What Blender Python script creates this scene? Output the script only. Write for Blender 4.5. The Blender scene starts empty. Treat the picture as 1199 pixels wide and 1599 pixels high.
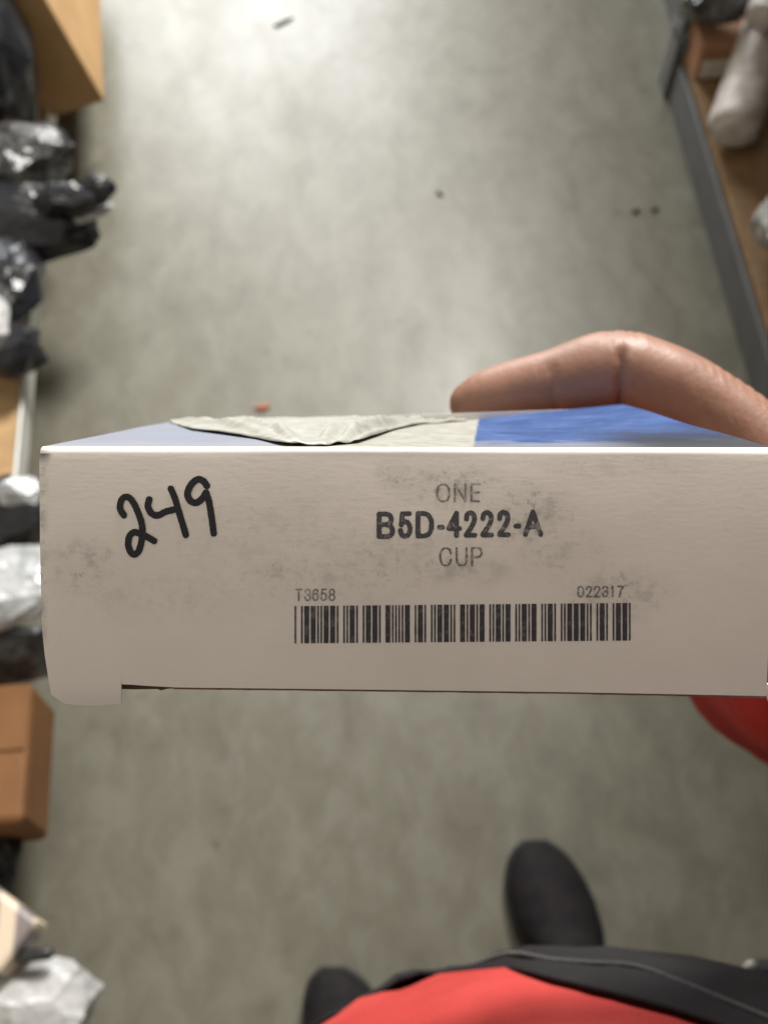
import bpy, bmesh, math, random
import numpy as np
from mathutils import Vector, Matrix, noise

# ------------------------------------------------------------------ camera, light
scene = bpy.context.scene
COL = scene.collection
F, H = 1700.0, 1.5                       # focal length in photo pixels, lens height (m)
T, PS = math.radians(62), math.radians(4.65)
HD = Vector((math.sin(PS), math.cos(PS), 0)); RT = Vector((math.cos(PS), -math.sin(PS), 0))
UPZ = Vector((0, 0, 1))
FW = HD * math.cos(T) - UPZ * math.sin(T)
UP = HD * math.sin(T) + UPZ * math.cos(T)
CAM = Vector((0, 0, H))
cam_d = bpy.data.cameras.new('camera'); cam = bpy.data.objects.new('camera', cam_d); COL.objects.link(cam)
R3 = Matrix((RT, UP, -FW)).transposed()
cam.matrix_world = Matrix.Translation(CAM) @ R3.to_4x4()
cam_d.sensor_fit = 'VERTICAL'; cam_d.sensor_height = 36.0; cam_d.sensor_width = 27.0
cam_d.lens = 36.0 * F / 1599.0
cam_d.clip_start = 0.01; cam_d.clip_end = 60
cam_d.dof.use_dof = True; cam_d.dof.focus_distance = 0.158; cam_d.dof.aperture_fstop = 29
scene.camera = cam

w = bpy.data.worlds.new('World'); scene.world = w; w.use_nodes = True
bg = w.node_tree.nodes['Background']; bg.inputs[0].default_value = (1.0, 0.90, 0.76, 1); bg.inputs[1].default_value = 0.57

def area(name, loc, target, sx, sy, power, col):
    l = bpy.data.lights.new(name, 'AREA'); l.shape = 'RECTANGLE'; l.size = sx; l.size_y = sy
    l.energy = power; l.color = col
    o = bpy.data.objects.new(name, l); COL.objects.link(o); o.location = loc
    o.rotation_euler = (Vector(target) - Vector(loc)).to_track_quat('-Z', 'Y').to_euler()
    return o
area('doorway_light', (-0.25, 4.6, 1.9), (-0.2, 1.9, 0.0), 1.3, 1.4, 135, (0.95, 0.98, 1.0))
area('ceiling_light', (1.20, 3.4, 3.45), (-0.5, 2.0, 0.0), 0.8, 1.3, 390, (1.0, 0.97, 0.90))

scene.view_settings.view_transform = 'Standard'; scene.view_settings.look = 'None'
scene.view_settings.exposure = 0.0; scene.view_settings.gamma = 1.0
scene.view_settings.use_curve_mapping = False

# ------------------------------------------------------------------ measuring helpers
def ray(px, py): return FW + RT * ((px - 599.5) / F) + UP * ((799.5 - py) / F)
def K(px, py, depth): return CAM + ray(px, py) * depth           # point at a distance along the lens axis
def P(px, py, z):                                                # point at a height
    v = ray(px, py); return CAM + v * ((z - H) / v.z)
def hit(px, py, p0, n):
    v = ray(px, py); return CAM + v * ((p0 - CAM).dot(n) / v.dot(n))
def B(X, hh, z): return RT * X + HD * hh + UPZ * z               # body frame: right, forward, up

# ------------------------------------------------------------------ materials
def nodes(m): return m.node_tree.nodes, m.node_tree.links
class M:
    """small node-graph writer"""
    def __init__(s, name):
        s.m = bpy.data.materials.new(name); s.m.use_nodes = True
        s.n, s.l = nodes(s.m); s.b = s.n['Principled BSDF']; s._tc = None
    def tc(s, out='Object'):
        if s._tc is None: s._tc = s.n.new('ShaderNodeTexCoord')
        return s._tc.outputs[out]
    def put(s, sock, v):
        if hasattr(v, 'is_linked') or hasattr(v, 'links'): s.l.new(v, sock)
        elif isinstance(v, (tuple, list)) and len(v) == 3 and len(sock.default_value) == 4: sock.default_value = (*v, 1)
        else: sock.default_value = v
    def math(s, op, a, b=0.0, c=None, clamp=False):
        n = s.n.new('ShaderNodeMath'); n.operation = op; n.use_clamp = clamp
        s.put(n.inputs[0], a); s.put(n.inputs[1], b)
        if c is not None: s.put(n.inputs[2], c)
        return n.outputs[0]
    def noise(s, scale, detail=3, rough=0.5, vec=None, dist=0.0):
        n = s.n.new('ShaderNodeTexNoise'); n.inputs['Scale'].default_value = scale
        n.inputs['Detail'].default_value = detail; n.inputs['Roughness'].default_value = rough
        n.inputs['Distortion'].default_value = dist
        s.l.new(vec if vec is not None else s.tc(), n.inputs['Vector']); return n.outputs['Fac']
    def scaled(s, v, vec=None):
        n = s.n.new('ShaderNodeVectorMath'); n.operation = 'MULTIPLY'
        s.l.new(vec if vec is not None else s.tc(), n.inputs[0]); n.inputs[1].default_value = v; return n.outputs[0]
    def step(s, x, lo, hi, a=0.0, b=1.0):
        n = s.n.new('ShaderNodeMapRange'); n.interpolation_type = 'SMOOTHSTEP'
        s.put(n.inputs[0], x); n.inputs[1].default_value = lo; n.inputs[2].default_value = hi
        n.inputs[3].default_value = a; n.inputs[4].default_value = b; return n.outputs[0]
    def mix(s, f, a, b):
        n = s.n.new('ShaderNodeMix'); n.data_type = 'RGBA'
        s.put(n.inputs[0], f); s.put(n.inputs[6], a); s.put(n.inputs[7], b); return n.outputs[2]
    def blob(s, vec, c, rx, ry):
        """1 at c falling to 0 at an ellipse of rx, ry"""
        n = s.n.new('ShaderNodeVectorMath'); n.operation = 'SUBTRACT'; s.l.new(vec, n.inputs[0]); n.inputs[1].default_value = (c[0], c[1], 0)
        q = s.scaled((1 / rx, 1 / ry, 0), n.outputs[0])
        d = s.n.new('ShaderNodeVectorMath'); d.operation = 'LENGTH'; s.l.new(q, d.inputs[0])
        return s.step(d.outputs['Value'], 0.1, 1.0, 1.0, 0.0)
    def bump(s, height, strength=0.3, dist=0.001):
        n = s.n.new('ShaderNodeBump'); n.inputs['Strength'].default_value = strength; n.inputs['Distance'].default_value = dist
        s.l.new(height, n.inputs['Height']); s.l.new(n.outputs[0], s.b.inputs['Normal'])
    def fin(s, col=None, rough=None, **kw):
        if col is not None: s.put(s.b.inputs['Base Color'], col)
        if rough is not None: s.put(s.b.inputs['Roughness'], rough)
        for k, v in kw.items(): s.put(s.b.inputs[k.replace('_', ' ')], v)
        return s.m

def simple(name, c1, c2, scale=20, rough=0.6, bump=0.2, bd=0.001, **kw):
    g = M(name); n = g.noise(scale, 4, 0.6); g.bump(g.noise(scale * 4, 3), bump, bd)
    return g.fin(g.mix(g.step(n, 0.3, 0.7), c1, c2), rough, **kw)

# concrete floor
g = M('concrete')
big = g.noise(1.3, 3, 0.55); mid = g.noise(4.2, 4, 0.55, vec=g.scaled((1.5, 0.8, 1)), dist=0.25); fine = g.noise(70, 4, 0.7)
c = g.mix(g.step(big, 0.3, 0.7), (0.118, 0.111, 0.082), (0.133, 0.124, 0.093))
c = g.mix(g.math('MULTIPLY', g.step(mid, 0.45, 0.78), 0.8), c, (0.152, 0.144, 0.109))
c = g.mix(g.math('MULTIPLY', g.step(mid, 0.45, 0.22), 0.55), c, (0.095, 0.088, 0.064))
mot = g.noise(13, 5, 0.65, vec=g.scaled((1.4, 0.9, 1)), dist=0.4)
c = g.mix(g.math('MULTIPLY', g.step(mot, 0.42, 0.66), 0.58), c, (0.180, 0.174, 0.141))
c = g.mix(g.math('MULTIPLY', g.step(mot, 0.45, 0.28), 0.55), c, (0.079, 0.072, 0.055))
c = g.mix(g.math('MULTIPLY', g.step(fine, 0.35, 0.7), 0.12), c, (0.086, 0.080, 0.061))
sp = g.noise(8.5, 2, 0.5); c = g.mix(g.math('MULTIPLY', g.step(sp, 0.64, 0.78), 0.45), c, (0.054, 0.048, 0.035))
sp2 = g.noise(21, 1, 0.5, vec=g.scaled((1, 1.3, 1))); c = g.mix(g.math('MULTIPLY', g.step(sp2, 0.72, 0.80), 0.4), c, (0.036, 0.029, 0.020))
g.bump(fine, 0.2, 0.001)
CONC = g.fin(c, g.step(mid, 0.2, 0.8, 0.46, 0.36), Specular_IOR_Level=0.5)

CARDB = simple('cardboard_brown', (0.36, 0.215, 0.095), (0.43, 0.27, 0.125), 9, 0.75, 0.15)
CARDB2 = simple('cardboard_orange', (0.15, 0.062, 0.018), (0.195, 0.086, 0.026), 9, 0.75, 0.15)
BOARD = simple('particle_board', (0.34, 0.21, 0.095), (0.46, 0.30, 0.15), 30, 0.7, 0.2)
BOARD_SHADED = simple('shaded_particle_board', (0.17, 0.098, 0.042), (0.24, 0.145, 0.065), 30, 0.7, 0.2)  # same board, darkened in colour for the shade under the upper shelf
GALV = simple('galvanised_steel', (0.46, 0.46, 0.44), (0.56, 0.56, 0.54), 25, 0.45, 0.1, Metallic=0.15)
GREYP = simple('grey_painted_steel', (0.075, 0.078, 0.080), (0.10, 0.102, 0.102), 18, 0.5, 0.1)
BLACKPL = simple('black_plastic_film', (0.008, 0.009, 0.012), (0.022, 0.023, 0.028), 16, 0.28, 0.5, 0.003)
GREYPL = simple('grey_plastic_film', (0.10, 0.10, 0.105), (0.26, 0.255, 0.25), 24, 0.3, 0.5, 0.003)
SILVER = simple('silver_film', (0.30, 0.315, 0.33), (0.50, 0.515, 0.53), 20, 0.33, 0.6, 0.003, Metallic=0.25)
WHITEPL = simple('white_plastic_film', (0.36, 0.36, 0.365), (0.56, 0.56, 0.565), 20, 0.35, 0.6, 0.003)
SMOKE = simple('smoky_film', (0.012, 0.013, 0.016), (0.13, 0.13, 0.128), 34, 0.25, 0.6, 0.003)
CLEAR = simple('clear_film', (0.30, 0.30, 0.29), (0.45, 0.45, 0.43), 30, 0.3, 0.5, 0.002)
WRAP = simple('pale_wrap', (0.36, 0.33, 0.30), (0.52, 0.49, 0.46), 40, 0.5, 0.5, 0.002)
RUST = simple('rust_flake', (0.36, 0.12, 0.05), (0.45, 0.19, 0.09), 90, 0.8, 0.3)
DARKBIT = simple('dark_scrap', (0.075, 0.068, 0.058), (0.115, 0.105, 0.09), 90, 0.7, 0.3)

# ------------------------------------------------------------------ object helpers
def tag(o, label=None, cat=None, group=None, kind=None):
    if label: o['label'] = label
    if cat: o['category'] = cat
    if group: o['group'] = group
    if kind: o['kind'] = kind
    return o
def empty(name, loc, label, cat, group=None):
    o = bpy.data.objects.new(name, None); COL.objects.link(o); o.location = loc; o.empty_display_size = 0.05
    return tag(o, label, cat, group)
def wloc(o):
    v = Vector((0, 0, 0))
    while o: v = v + Vector(o.location); o = o.parent
    return v
def mk(name, verts, faces, mat, parent=None, origin=None, smooth=True):
    """one mesh object from world-space vertices"""
    off = wloc(parent) if parent else Vector(origin if origin is not None else (0, 0, 0))
    me = bpy.data.meshes.new(name); me.from_pydata([tuple(Vector(v) - off) for v in verts], [], faces)
    me.validate(); me.update()
    for m in (mat if isinstance(mat, (list, tuple)) else [mat]): me.materials.append(m)
    if smooth: me.polygons.foreach_set('use_smooth', [True] * len(me.polygons))
    o = bpy.data.objects.new(name, me); COL.objects.link(o)
    if parent: o.parent = parent
    else: o.location = off
    return o
def fix_normals(o):
    bm = bmesh.new(); bm.from_mesh(o.data); bmesh.ops.recalc_face_normals(bm, faces=bm.faces); bm.to_mesh(o.data); bm.free(); return o
def bevel(o, w, seg=2):
    m = o.modifiers.new('bevel', 'BEVEL'); m.width = w; m.segments = seg; m.limit_method = 'ANGLE'; return o
HEXF = [(0, 1, 3, 2), (4, 6, 7, 5), (0, 4, 5, 1), (2, 3, 7, 6), (0, 2, 6, 4), (1, 5, 7, 3)]
def boxv(lo, hi, rot=None, piv=None):
    vs = [Vector((x, y, z)) for x in (lo[0], hi[0]) for y in (lo[1], hi[1]) for z in (lo[2], hi[2])]
    if rot is not None: vs = [rot @ (v - Vector(piv)) + Vector(piv) for v in vs]
    return vs
def box(name, lo, hi, mat, parent=None, origin=None, rot=None, piv=None, bw=0.002):
    o = mk(name, boxv(lo, hi, rot, piv), HEXF, mat, parent, origin, smooth=False); fix_normals(o)
    if bw: bevel(o, bw)
    return o
def loft(rings, cap=True):
    """faces over equal-length vertex rings"""
    n = len(rings[0]); V = [v for r in rings for v in r]; Fc = []
    for i in range(len(rings) - 1):
        for j in range(n):
            k = (j + 1) % n; Fc.append((i * n + j, i * n + k, (i + 1) * n + k, (i + 1) * n + j))
    if cap:
        Fc.append(tuple(range(n - 1, -1, -1))); Fc.append(tuple((len(rings) - 1) * n + j for j in range(n)))
    return V, Fc
def catmull(pts, m=8):
    pts = [np.array(p, float) for p in pts]; out = []
    for i in range(len(pts) - 1):
        p0 = pts[max(i - 1, 0)]; p1 = pts[i]; p2 = pts[i + 1]; p3 = pts[min(i + 2, len(pts) - 1)]
        for t in np.linspace(0, 1, m, endpoint=False):
            out.append(0.5 * ((2 * p1) + (-p0 + p2) * t + (2 * p0 - 5 * p1 + 4 * p2 - p3) * t * t + (-p0 + 3 * p1 - 3 * p2 + p3) * t ** 3))
    out.append(pts[-1]); return out
def tube(path, n=20, m=6, round_ends=True):
    """path: (x,y,z,r); smooth tapering tube with rounded ends"""
    pp = catmull(path, m); C = [Vector(p[:3]) for p in pp]; R = [p[3] for p in pp]
    if round_ends:
        d0 = (C[0] - C[1]).normalized(); d1 = (C[-1] - C[-2]).normalized()
        a = [(C[0] + d0 * R[0] * math.sin(t), R[0] * math.cos(t)) for t in (1.5, 1.2, 0.85, 0.45)]
        b = [(C[-1] + d1 * R[-1] * math.sin(t), R[-1] * math.cos(t)) for t in (0.45, 0.85, 1.2, 1.5)]
        C = [q[0] for q in a] + C + [q[0] for q in b]; R = [q[1] for q in a] + R + [q[1] for q in b]
    rings = []; ref = Vector((0.31, 0.2, 0.93))
    for i, c0 in enumerate(C):
        t = (C[min(i + 1, len(C) - 1)] - C[max(i - 1, 0)]).normalized()
        x = (ref - t * ref.dot(t)).normalized(); ref = x; y = t.cross(x)
        rings.append([c0 + (x * math.cos(a) + y * math.sin(a)) * R[i] for a in [2 * math.pi * j / n for j in range(n)]])
    return loft(rings)
def join(parts):
    V, Fc = [], []
    for v, f in parts:
        o = len(V); V += list(v); Fc += [tuple(i + o for i in q) for q in f]
    return V, Fc
def ridged(p, sc, octv=4):
    a, s = 0.0, 1.0
    for k in range(octv):
        a += s * (1 - abs(noise.noise(p * sc)) * 2.2); sc *= 2.05; s *= 0.5; p = p + Vector((7.3, 1.9, 4.4))
    return a
def crumple(c, rad, seed, amp=0.35, sc=3.0, sub=3, rz=0.0):
    """crumpled film: angular facets between sharp creases"""
    rnd = random.Random(int(seed * 97)); bm = bmesh.new(); bmesh.ops.create_icosphere(bm, subdivisions=sub - 1, radius=1.0)
    off = Vector((seed * 3.17, seed * 1.31, seed * 2.03)); rot = Matrix.Rotation(rz, 3, 'Z')
    for v in bm.verts:                                   # coarse jitter gives the big facets
        d = v.co.normalized(); k = 1 + amp * (0.9 * noise.noise(d * 1.3 + off) + 0.55 * (rnd.random() - 0.5))
        v.co = d * max(k, 0.35) + Vector((rnd.random() - 0.5, rnd.random() - 0.5, rnd.random() - 0.5)) * 0.14
    bmesh.ops.subdivide_edges(bm, edges=bm.edges[:], cuts=3, use_grid_fill=True)
    for v in bm.verts:
        d = v.co.normalized(); r_ = v.co.length
        fold = abs(noise.noise(Vector((d.x * 1.2 + d.y * 3.5, d.z * 3.0 - d.x, d.y)) * sc * 0.45 + off))
        r_ *= 1 + amp * 0.22 * (fold - 0.25) + amp * 0.05 * noise.noise(d * 14 + off)
        q = Vector((d.x * rad[0], d.y * rad[1], d.z * rad[2])) * r_
        if q.z < -rad[2] * 0.8: q.z = -rad[2] * 0.8
        v.co = rot @ q + Vector(c)
    bm.verts.index_update()
    V = [v.co.copy() for v in bm.verts]; Fc = [tuple(v.index for v in f.verts) for f in bm.faces]; bm.free(); return V, Fc

# ------------------------------------------------------------------ floor and racks
tag(mk('floor', [(-5, -4, 0), (5, -4, 0), (5, 8, 0), (-5, 8, 0)], [(0, 1, 2, 3)], CONC, smooth=False), kind='structure')

# right rack: dark grey kick beam, tan shelf, posts; unseen upper shelves added to shade it
rx = 0.690
rr = empty('storage_rack', (rx, 0.6, 0), 'low storage rack with dark grey front beam and tan shelf at right', 'rack')
o = box('front_beam', (rx, -1.2, 0.0), (rx + 0.030, 1.66, 0.088), GREYP, rr)
box('shelf_board', (rx + 0.008, -1.2, 0.090), (rx + 0.62, 1.72, 0.106), BOARD_SHADED, rr)
def post(x0, y0, zt, mat, par):
    w_ = 0.045
    V = [Vector((x0 + a, y0 + b, z)) for z in (0.0, zt) for a, b in ((0, 0), (w_, 0), (w_, 0.006), (0.006, 0.006), (0.006, w_), (0, w_))]
    fc = [tuple(range(5, -1, -1)), tuple(range(6, 12))] + [(i, (i + 1) % 6, 6 + (i + 1) % 6, 6 + i) for i in range(6)]
    return fix_normals(mk('post', V, fc, mat, par, smooth=False))
post(rx - 0.008, 1.665, 1.9, GREYP, rr); post(rx - 0.008, -1.25, 1.9, GREYP, rr); post(rx + 0.58, 1.665, 1.9, GREYP, rr); post(rx + 0.58, -1.25, 1.9, GREYP, rr)
box('added_upper_beam', (rx, -1.2, 0.70), (rx + 0.035, 1.66, 0.77), GREYP, rr)
box('added_upper_shelf', (rx + 0.012, -1.2, 0.772), (rx + 0.62, 1.72, 0.79), BOARD, rr)
box('added_top_beam', (rx, -1.2, 1.80), (rx + 0.035, 1.66, 1.87), GREYP, rr)
box('added_top_shelf', (rx + 0.012, -1.2, 1.872), (rx + 0.62, 1.72, 1.89), BOARD, rr)
box('back_panel', (rx + 0.626, -1.25, 0.02), (rx + 0.632, 1.72, 1.90), GREYP, rr)  # unseen panel, added to block light coming through the rack

r2 = rx + 0.05
rb = empty('storage_rack', (r2, 2.5, 0), 'rack bay added as light blocker behind the far grey post at upper right', 'rack')
box('front_beam', (r2, 1.76, 0.0), (r2 + 0.030, 3.6, 0.088), GREYP, rb)  # whole bay added to keep light off the right side of the floor
box('shelf_board', (r2 + 0.008, 1.76, 0.090), (r2 + 0.57, 3.6, 0.106), BOARD_SHADED, rb)
box('added_top_shelf', (r2 - 0.03, 1.76, 1.872), (r2 + 0.57, 3.6, 1.89), BOARD, rb)
box('back_panel', (r2 + 0.576, 1.76, 0.02), (r2 + 0.582, 3.6, 1.90), GREYP, rb)  # unseen, added as a light blocker
post(r2 - 0.03, 3.56, 1.9, GREYP, rb); post(r2 + 0.52, 3.56, 1.9, GREYP, rb)

# left rack: bright steel lip
lx = -0.468
lr = empty('storage_rack', (lx, 0.6, 0), 'low storage rack with pale steel front rail and tan shelf at left', 'rack')
box('front_rail', (lx - 0.006, -1.2, 0.078), (lx, 1.9, 0.128), GALV, lr)
box('shelf_board', (lx - 0.62, -1.2, 0.108), (lx - 0.008, 1.9, 0.124), BOARD, lr)
post(lx - 0.06, 1.95, 1.9, GREYP, lr); post(lx - 0.06, -1.25, 1.9, GREYP, lr); post(lx - 0.62, 1.95, 1.9, GREYP, lr); post(lx - 0.62, -1.25, 1.9, GREYP, lr)

# ------------------------------------------------------------------ things on the left rack
# tall cardboard box leaning at the far end
c0 = P(165, 160, 0.126)
rot = Matrix.Rotation(math.radians(-13), 3, 'Y') @ Matrix.Rotation(math.radians(4), 3, 'Z')
tb = empty('cardboard_box', c0, 'tall tan cardboard box leaning at far end of left rack', 'box', 'cardboard boxes on the racks')
box('carton', c0 + Vector((-0.30, 0, 0.002)), c0 + Vector((0, 0.55, 0.46)), CARDB, tb, rot=rot, piv=c0, bw=0.004)
TAPE = simple('brown_tape', (0.40, 0.27, 0.13), (0.44, 0.30, 0.15), 30, 0.3, 0.05)
box('tape', c0 + Vector((-0.301, 0.25, 0.10)), c0 + Vector((0.0012, 0.30, 0.4605)), TAPE, tb, rot=rot, piv=c0, bw=0)

def bag(name, lumps, mat, label, cat, group=None):
    V, Fc = join([crumple(*a, **k) for a, k in lumps]); zb = min(v.z for v in V)
    cx = sum(v.x for v in V) / len(V); cy = sum(v.y for v in V) / len(V)
    o = mk(name, V, Fc, mat, origin=(cx, cy, zb), smooth=False); return tag(o, label, cat, group)
def pt(px, py, z, dx=0.0): q = P(px, py, z); return (q.x + dx, q.y, q.z)
GB = 'plastic bags on the left rack'
bag('plastic_bag', [((pt(-44, 75, 0.30), (0.095, 0.13, 0.16), 1), dict(amp=0.3))], BLACKPL,
    'black plastic bag standing in front of the tall cardboard box', 'plastic bag', GB)
bag('plastic_bag', [((pt(5, 250, 0.22), (0.105, 0.060, 0.05), 2), dict(amp=0.45, sc=4)),
                    ((pt(66, 222, 0.22), (0.045, 0.028, 0.03), 12), dict(amp=0.5, sc=4))], SMOKE,
    'smoky grey film heaped between two black bags at left', 'plastic bag', GB)
bag('plastic_bag', [((pt(30, 345, 0.22), (0.125, 0.060, 0.05), 3), dict(amp=0.45, sc=3.4)),
                    ((pt(152, 294, 0.27), (0.030, 0.022, 0.022), 4), dict(amp=0.4, sc=3)),
                    ((pt(110, 312, 0.26), (0.052, 0.026, 0.026), 8), dict(amp=0.4, sc=3))], BLACKPL,
    'black crumpled bag whose neck sticks out over the aisle', 'plastic bag', GB)
bag('film_flap', [((pt(140, 334, 0.235), (0.040, 0.014, 0.008), 17), dict(amp=0.4, sc=3, rz=0.35))], CLEAR,
    'small pale film flap under the neck of the black bag', 'film', GB)
bag('plastic_bag', [((pt(-5, 440, 0.20), (0.066, 0.11, 0.055), 5), dict(amp=0.35)),
                    ((pt(22, 548, 0.175), (0.048, 0.045, 0.04), 6), dict(amp=0.35, rz=0.5))], BLACKPL,
    'black plastic bag draped over the pale steel rail', 'plastic bag', GB)
bag('plastic_bag', [((pt(-38, 505, 0.33), (0.044, 0.070, 0.04), 7), dict(amp=0.25))], WHITEPL,
    'white plastic bag just showing beside the draped black bag', 'plastic bag', GB)
bag('plastic_bag', [((pt(0, 810, 0.22), (0.070, 0.055, 0.05), 9), dict(amp=0.35, sc=3.5))], BLACKPL,
    'black plastic bag behind the left end of the white carton', 'plastic bag', GB)
bag('foil_scrap', [((pt(30, 768, 0.31), (0.028, 0.020, 0.016), 10), dict(amp=0.6, sc=5))], SILVER,
    'small bright scrap of silver film on the black bag', 'film', GB)
bag('film_packet', [((pt(-8, 925, 0.27), (0.100, 0.052, 0.030), 11), dict(amp=0.35, sc=5.0, rz=0.12))], SILVER,
    'silver film packet with wrinkles beside the white carton', 'packet', GB)
bag('plastic_bag', [((pt(10, 1020, 0.19), (0.075, 0.042, 0.045), 13), dict(amp=0.4))], SMOKE,
    'dark smoky plastic bag between silver packet and brown box', 'plastic bag', GB)

a = P(52, 1065, 0.235); b_ = P(46, 1282, 0.235)
bb = empty('cardboard_box', ((a.x + b_.x) / 2, (a.y + b_.y) / 2, 0.126), 'orange-brown cardboard box below the silver packet', 'box', 'cardboard boxes on the racks')
box('carton', (a.x - 0.22, b_.y, 0.126), (a.x, a.y, 0.235), CARDB2, bb, bw=0.008)
for k, s in enumerate((1,)):
    box('flap', (a.x - 0.22, (a.y + b_.y) / 2 + 0.001, 0.2355), (a.x - 0.004, a.y - 0.002, 0.2375), CARDB2, bb, bw=0.0008)

# bottom left: packaging, black bar, white bag
STRIPE = M('striped_print'); sv = STRIPE.scaled((60, 60, 60)); wv = STRIPE.n.new('ShaderNodeTexWave'); wv.inputs['Scale'].default_value = 9; wv.inputs['Distortion'].default_value = 1.5
STRIPE.l.new(STRIPE.tc(), wv.inputs['Vector'])
STRIPE = STRIPE.fin(STRIPE.mix(STRIPE.step(wv.outputs['Fac'], 0.3, 0.7), (0.62, 0.52, 0.40), (0.20, 0.17, 0.17)), 0.45)
q = P(30, 1475, 0.26)
rp = Matrix.Rotation(math.radians(-38), 3, 'Z')
sp_ = empty('packet', (q.x - 0.05, q.y, 0.21), 'striped tan packet above the white bag at bottom left', 'packet')
box('sleeve', q + Vector((-0.14, -0.035, -0.045)), q + Vector((0.002, 0.03, 0.0)), STRIPE, sp_, rot=rp, piv=q, bw=0.006)
q = P(58, 1492, 0.24)
V, Fc = tube([(q.x - 0.12, q.y - 0.002, 0.24, 0.007), (q.x - 0.05, q.y, 0.24, 0.007), (q.x + 0.012, q.y + 0.001, 0.24, 0.0068)], 14)
hb = mk('rod', V, Fc, simple('black_rod_paint', (0.012, 0.012, 0.013), (0.03, 0.03, 0.03), 40, 0.35), origin=(q.x - 0.05, q.y, 0.24))
tag(hb, 'short black rod end poking out above the white bag', 'rod')
bag('plastic_bag', [((pt(25, 1575, 0.19), (0.100, 0.058, 0.045), 14), dict(amp=0.28, sc=3)),
                    ((pt(80, 1555, 0.19), (0.040, 0.040, 0.036), 15), dict(amp=0.25, sc=3))], WHITEPL,
    'white crumpled plastic bag at the bottom left corner', 'plastic bag', GB)
bag('plastic_bag', [((pt(-28, 1350, 0.15), (0.045, 0.06, 0.03), 16), dict(amp=0.35))], BLACKPL,  # black lump placed where only shadow falls
    'dark lump standing for the shadow below the orange-brown box', 'plastic bag', GB)

# ------------------------------------------------------------------ things on the right rack
def roll(p0, p1, r, seed, mat, label):
    V, Fc = tube([(*p0.lerp(p1, -.03), r * 0.55), (*p0, r * 0.86), (*(p0.lerp(p1, 0.06)), r), (*(p0.lerp(p1, 0.5)), r), (*(p0.lerp(p1, 0.9)), r), (*p1, r * 0.95)], 32, 16, False)
    ax = (p1 - p0).normalized(); out = []
    for v in V:
        t = (v - p0).dot(ax); rad = v - p0 - ax * t
        k = 1 + 0.06 * ridged(Vector((t * 30 + seed, rad.x * 22, rad.y * 22)), 1.5, 3) - 0.06
        out.append(p0 + ax * t + rad * k)
    return tag(mk('wrapped_roll', out, Fc, mat, origin=(p0 + p1) / 2 - Vector((0, 0, r))), label, 'roll', 'wrapped rolls on the right rack')
p0 = P(1142, 205, 0.155); p1 = P(1212, 0, 0.18)
roll(p0, p1, 0.044, 1, WRAP, 'pale wrapped roll lying slantwise on the tan shelf at right')
p0 = P(1190, 30, 0.25); p1 = P(1240, -120, 0.27)
roll(p0, p1, 0.030, 2, WRAP, 'smaller pale wrapped roll at the upper right corner')
q = P(1118, 108, 0.13)
ob = empty('cardboard_box', (q.x, q.y + 0.05, 0.108), 'small reddish cardboard box behind the wrapped roll at upper right', 'box', 'cardboard boxes on the racks')
box('carton', (q.x - 0.038, q.y, 0.108), (q.x + 0.12, q.y + 0.15, 0.180), simple('reddish_card', (0.27, 0.13, 0.07), (0.34, 0.18, 0.10), 12, 0.7), ob, bw=0.004)
box('label_strip', (q.x - 0.030, q.y - 0.0012, 0.112), (q.x + 0.10, q.y - 0.0002, 0.150), simple('label_paper', (0.50, 0.47, 0.43), (0.58, 0.55, 0.5), 30, 0.6), ob, bw=0)
bag('plastic_bag', [((pt(1112, 8, 0.22), (0.060, 0.045, 0.03), 21), dict(amp=0.5, sc=4)),
                    ((pt(1070, 50, 0.13), (0.020, 0.045, 0.03), 23), dict(amp=0.4, sc=4))], SMOKE,
    'smoky plastic film heaped on the rack at upper right', 'plastic bag', 'plastic bags on the right rack')
bag('plastic_bag', [((pt(1222, 360, 0.17), (0.040, 0.062, 0.04), 22), dict(amp=0.6, sc=4))], simple('cloudy_film', (0.06, 0.055, 0.05), (0.40, 0.38, 0.34), 30, 0.25, 0.6, 0.003),
    'cloudy plastic bag at the right edge below the rolls', 'plastic bag', 'plastic bags on the right rack')

# ------------------------------------------------------------------ bits on the floor
def flake(name, px, py, lx_, ly_, rz, seed, mat, label):
    c_ = P(px, py, 0.0); V = [c_ + Vector((0, 0, 0.007))]; n = 11
    for r_ in (0.6, 1.0):
        for j in range(n):
            a_ = 2 * math.pi * j / n; k = r_ * (0.8 + 0.45 * noise.noise(Vector((math.cos(a_) * 2, math.sin(a_) * 2, seed))))
            x_, y_ = lx_ * k * math.cos(a_), ly_ * k * math.sin(a_)
            V.append(c_ + Matrix.Rotation(rz, 3, 'Z') @ Vector((x_, y_, 0.006 * (1.25 - r_) + 0.001)))
    V += [v + Vector((0, 0, -0.0015)) for v in V[1 + n:1 + 2 * n]]
    fc = [(0, 1 + j, 1 + (j + 1) % n) for j in range(n)]
    for a0 in (1, 1 + n): fc += [(a0 + j, a0 + n + j, a0 + n + (j + 1) % n, a0 + (j + 1) % n) for j in range(n)]
    return tag(mk(name, V, fc, mat, origin=c_), label, 'debris', 'scraps on the floor')
flake('scrap', 412, 637, 0.017, 0.008, 0.35, 1.5, RUST, 'rust-coloured flake on the floor above the white carton')
flake('scrap', 442, 36, 0.026, 0.005, 0.5, 2.5, DARKBIT, 'dark scrap on the floor near the top edge')
flake('scrap', 686, 303, 0.012, 0.005, -0.9, 3.5, DARKBIT, 'tiny dark scrap in the middle of the bare floor')
flake('scrap', 992, 330, 0.011, 0.009, 0.2, 4.5, DARKBIT, 'dark speck on the floor left of its twin, near the right rack')
flake('scrap', 1021, 327, 0.009, 0.011, 0.2, 5.5, DARKBIT, 'dark speck on the floor closest to the grey beam')

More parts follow.
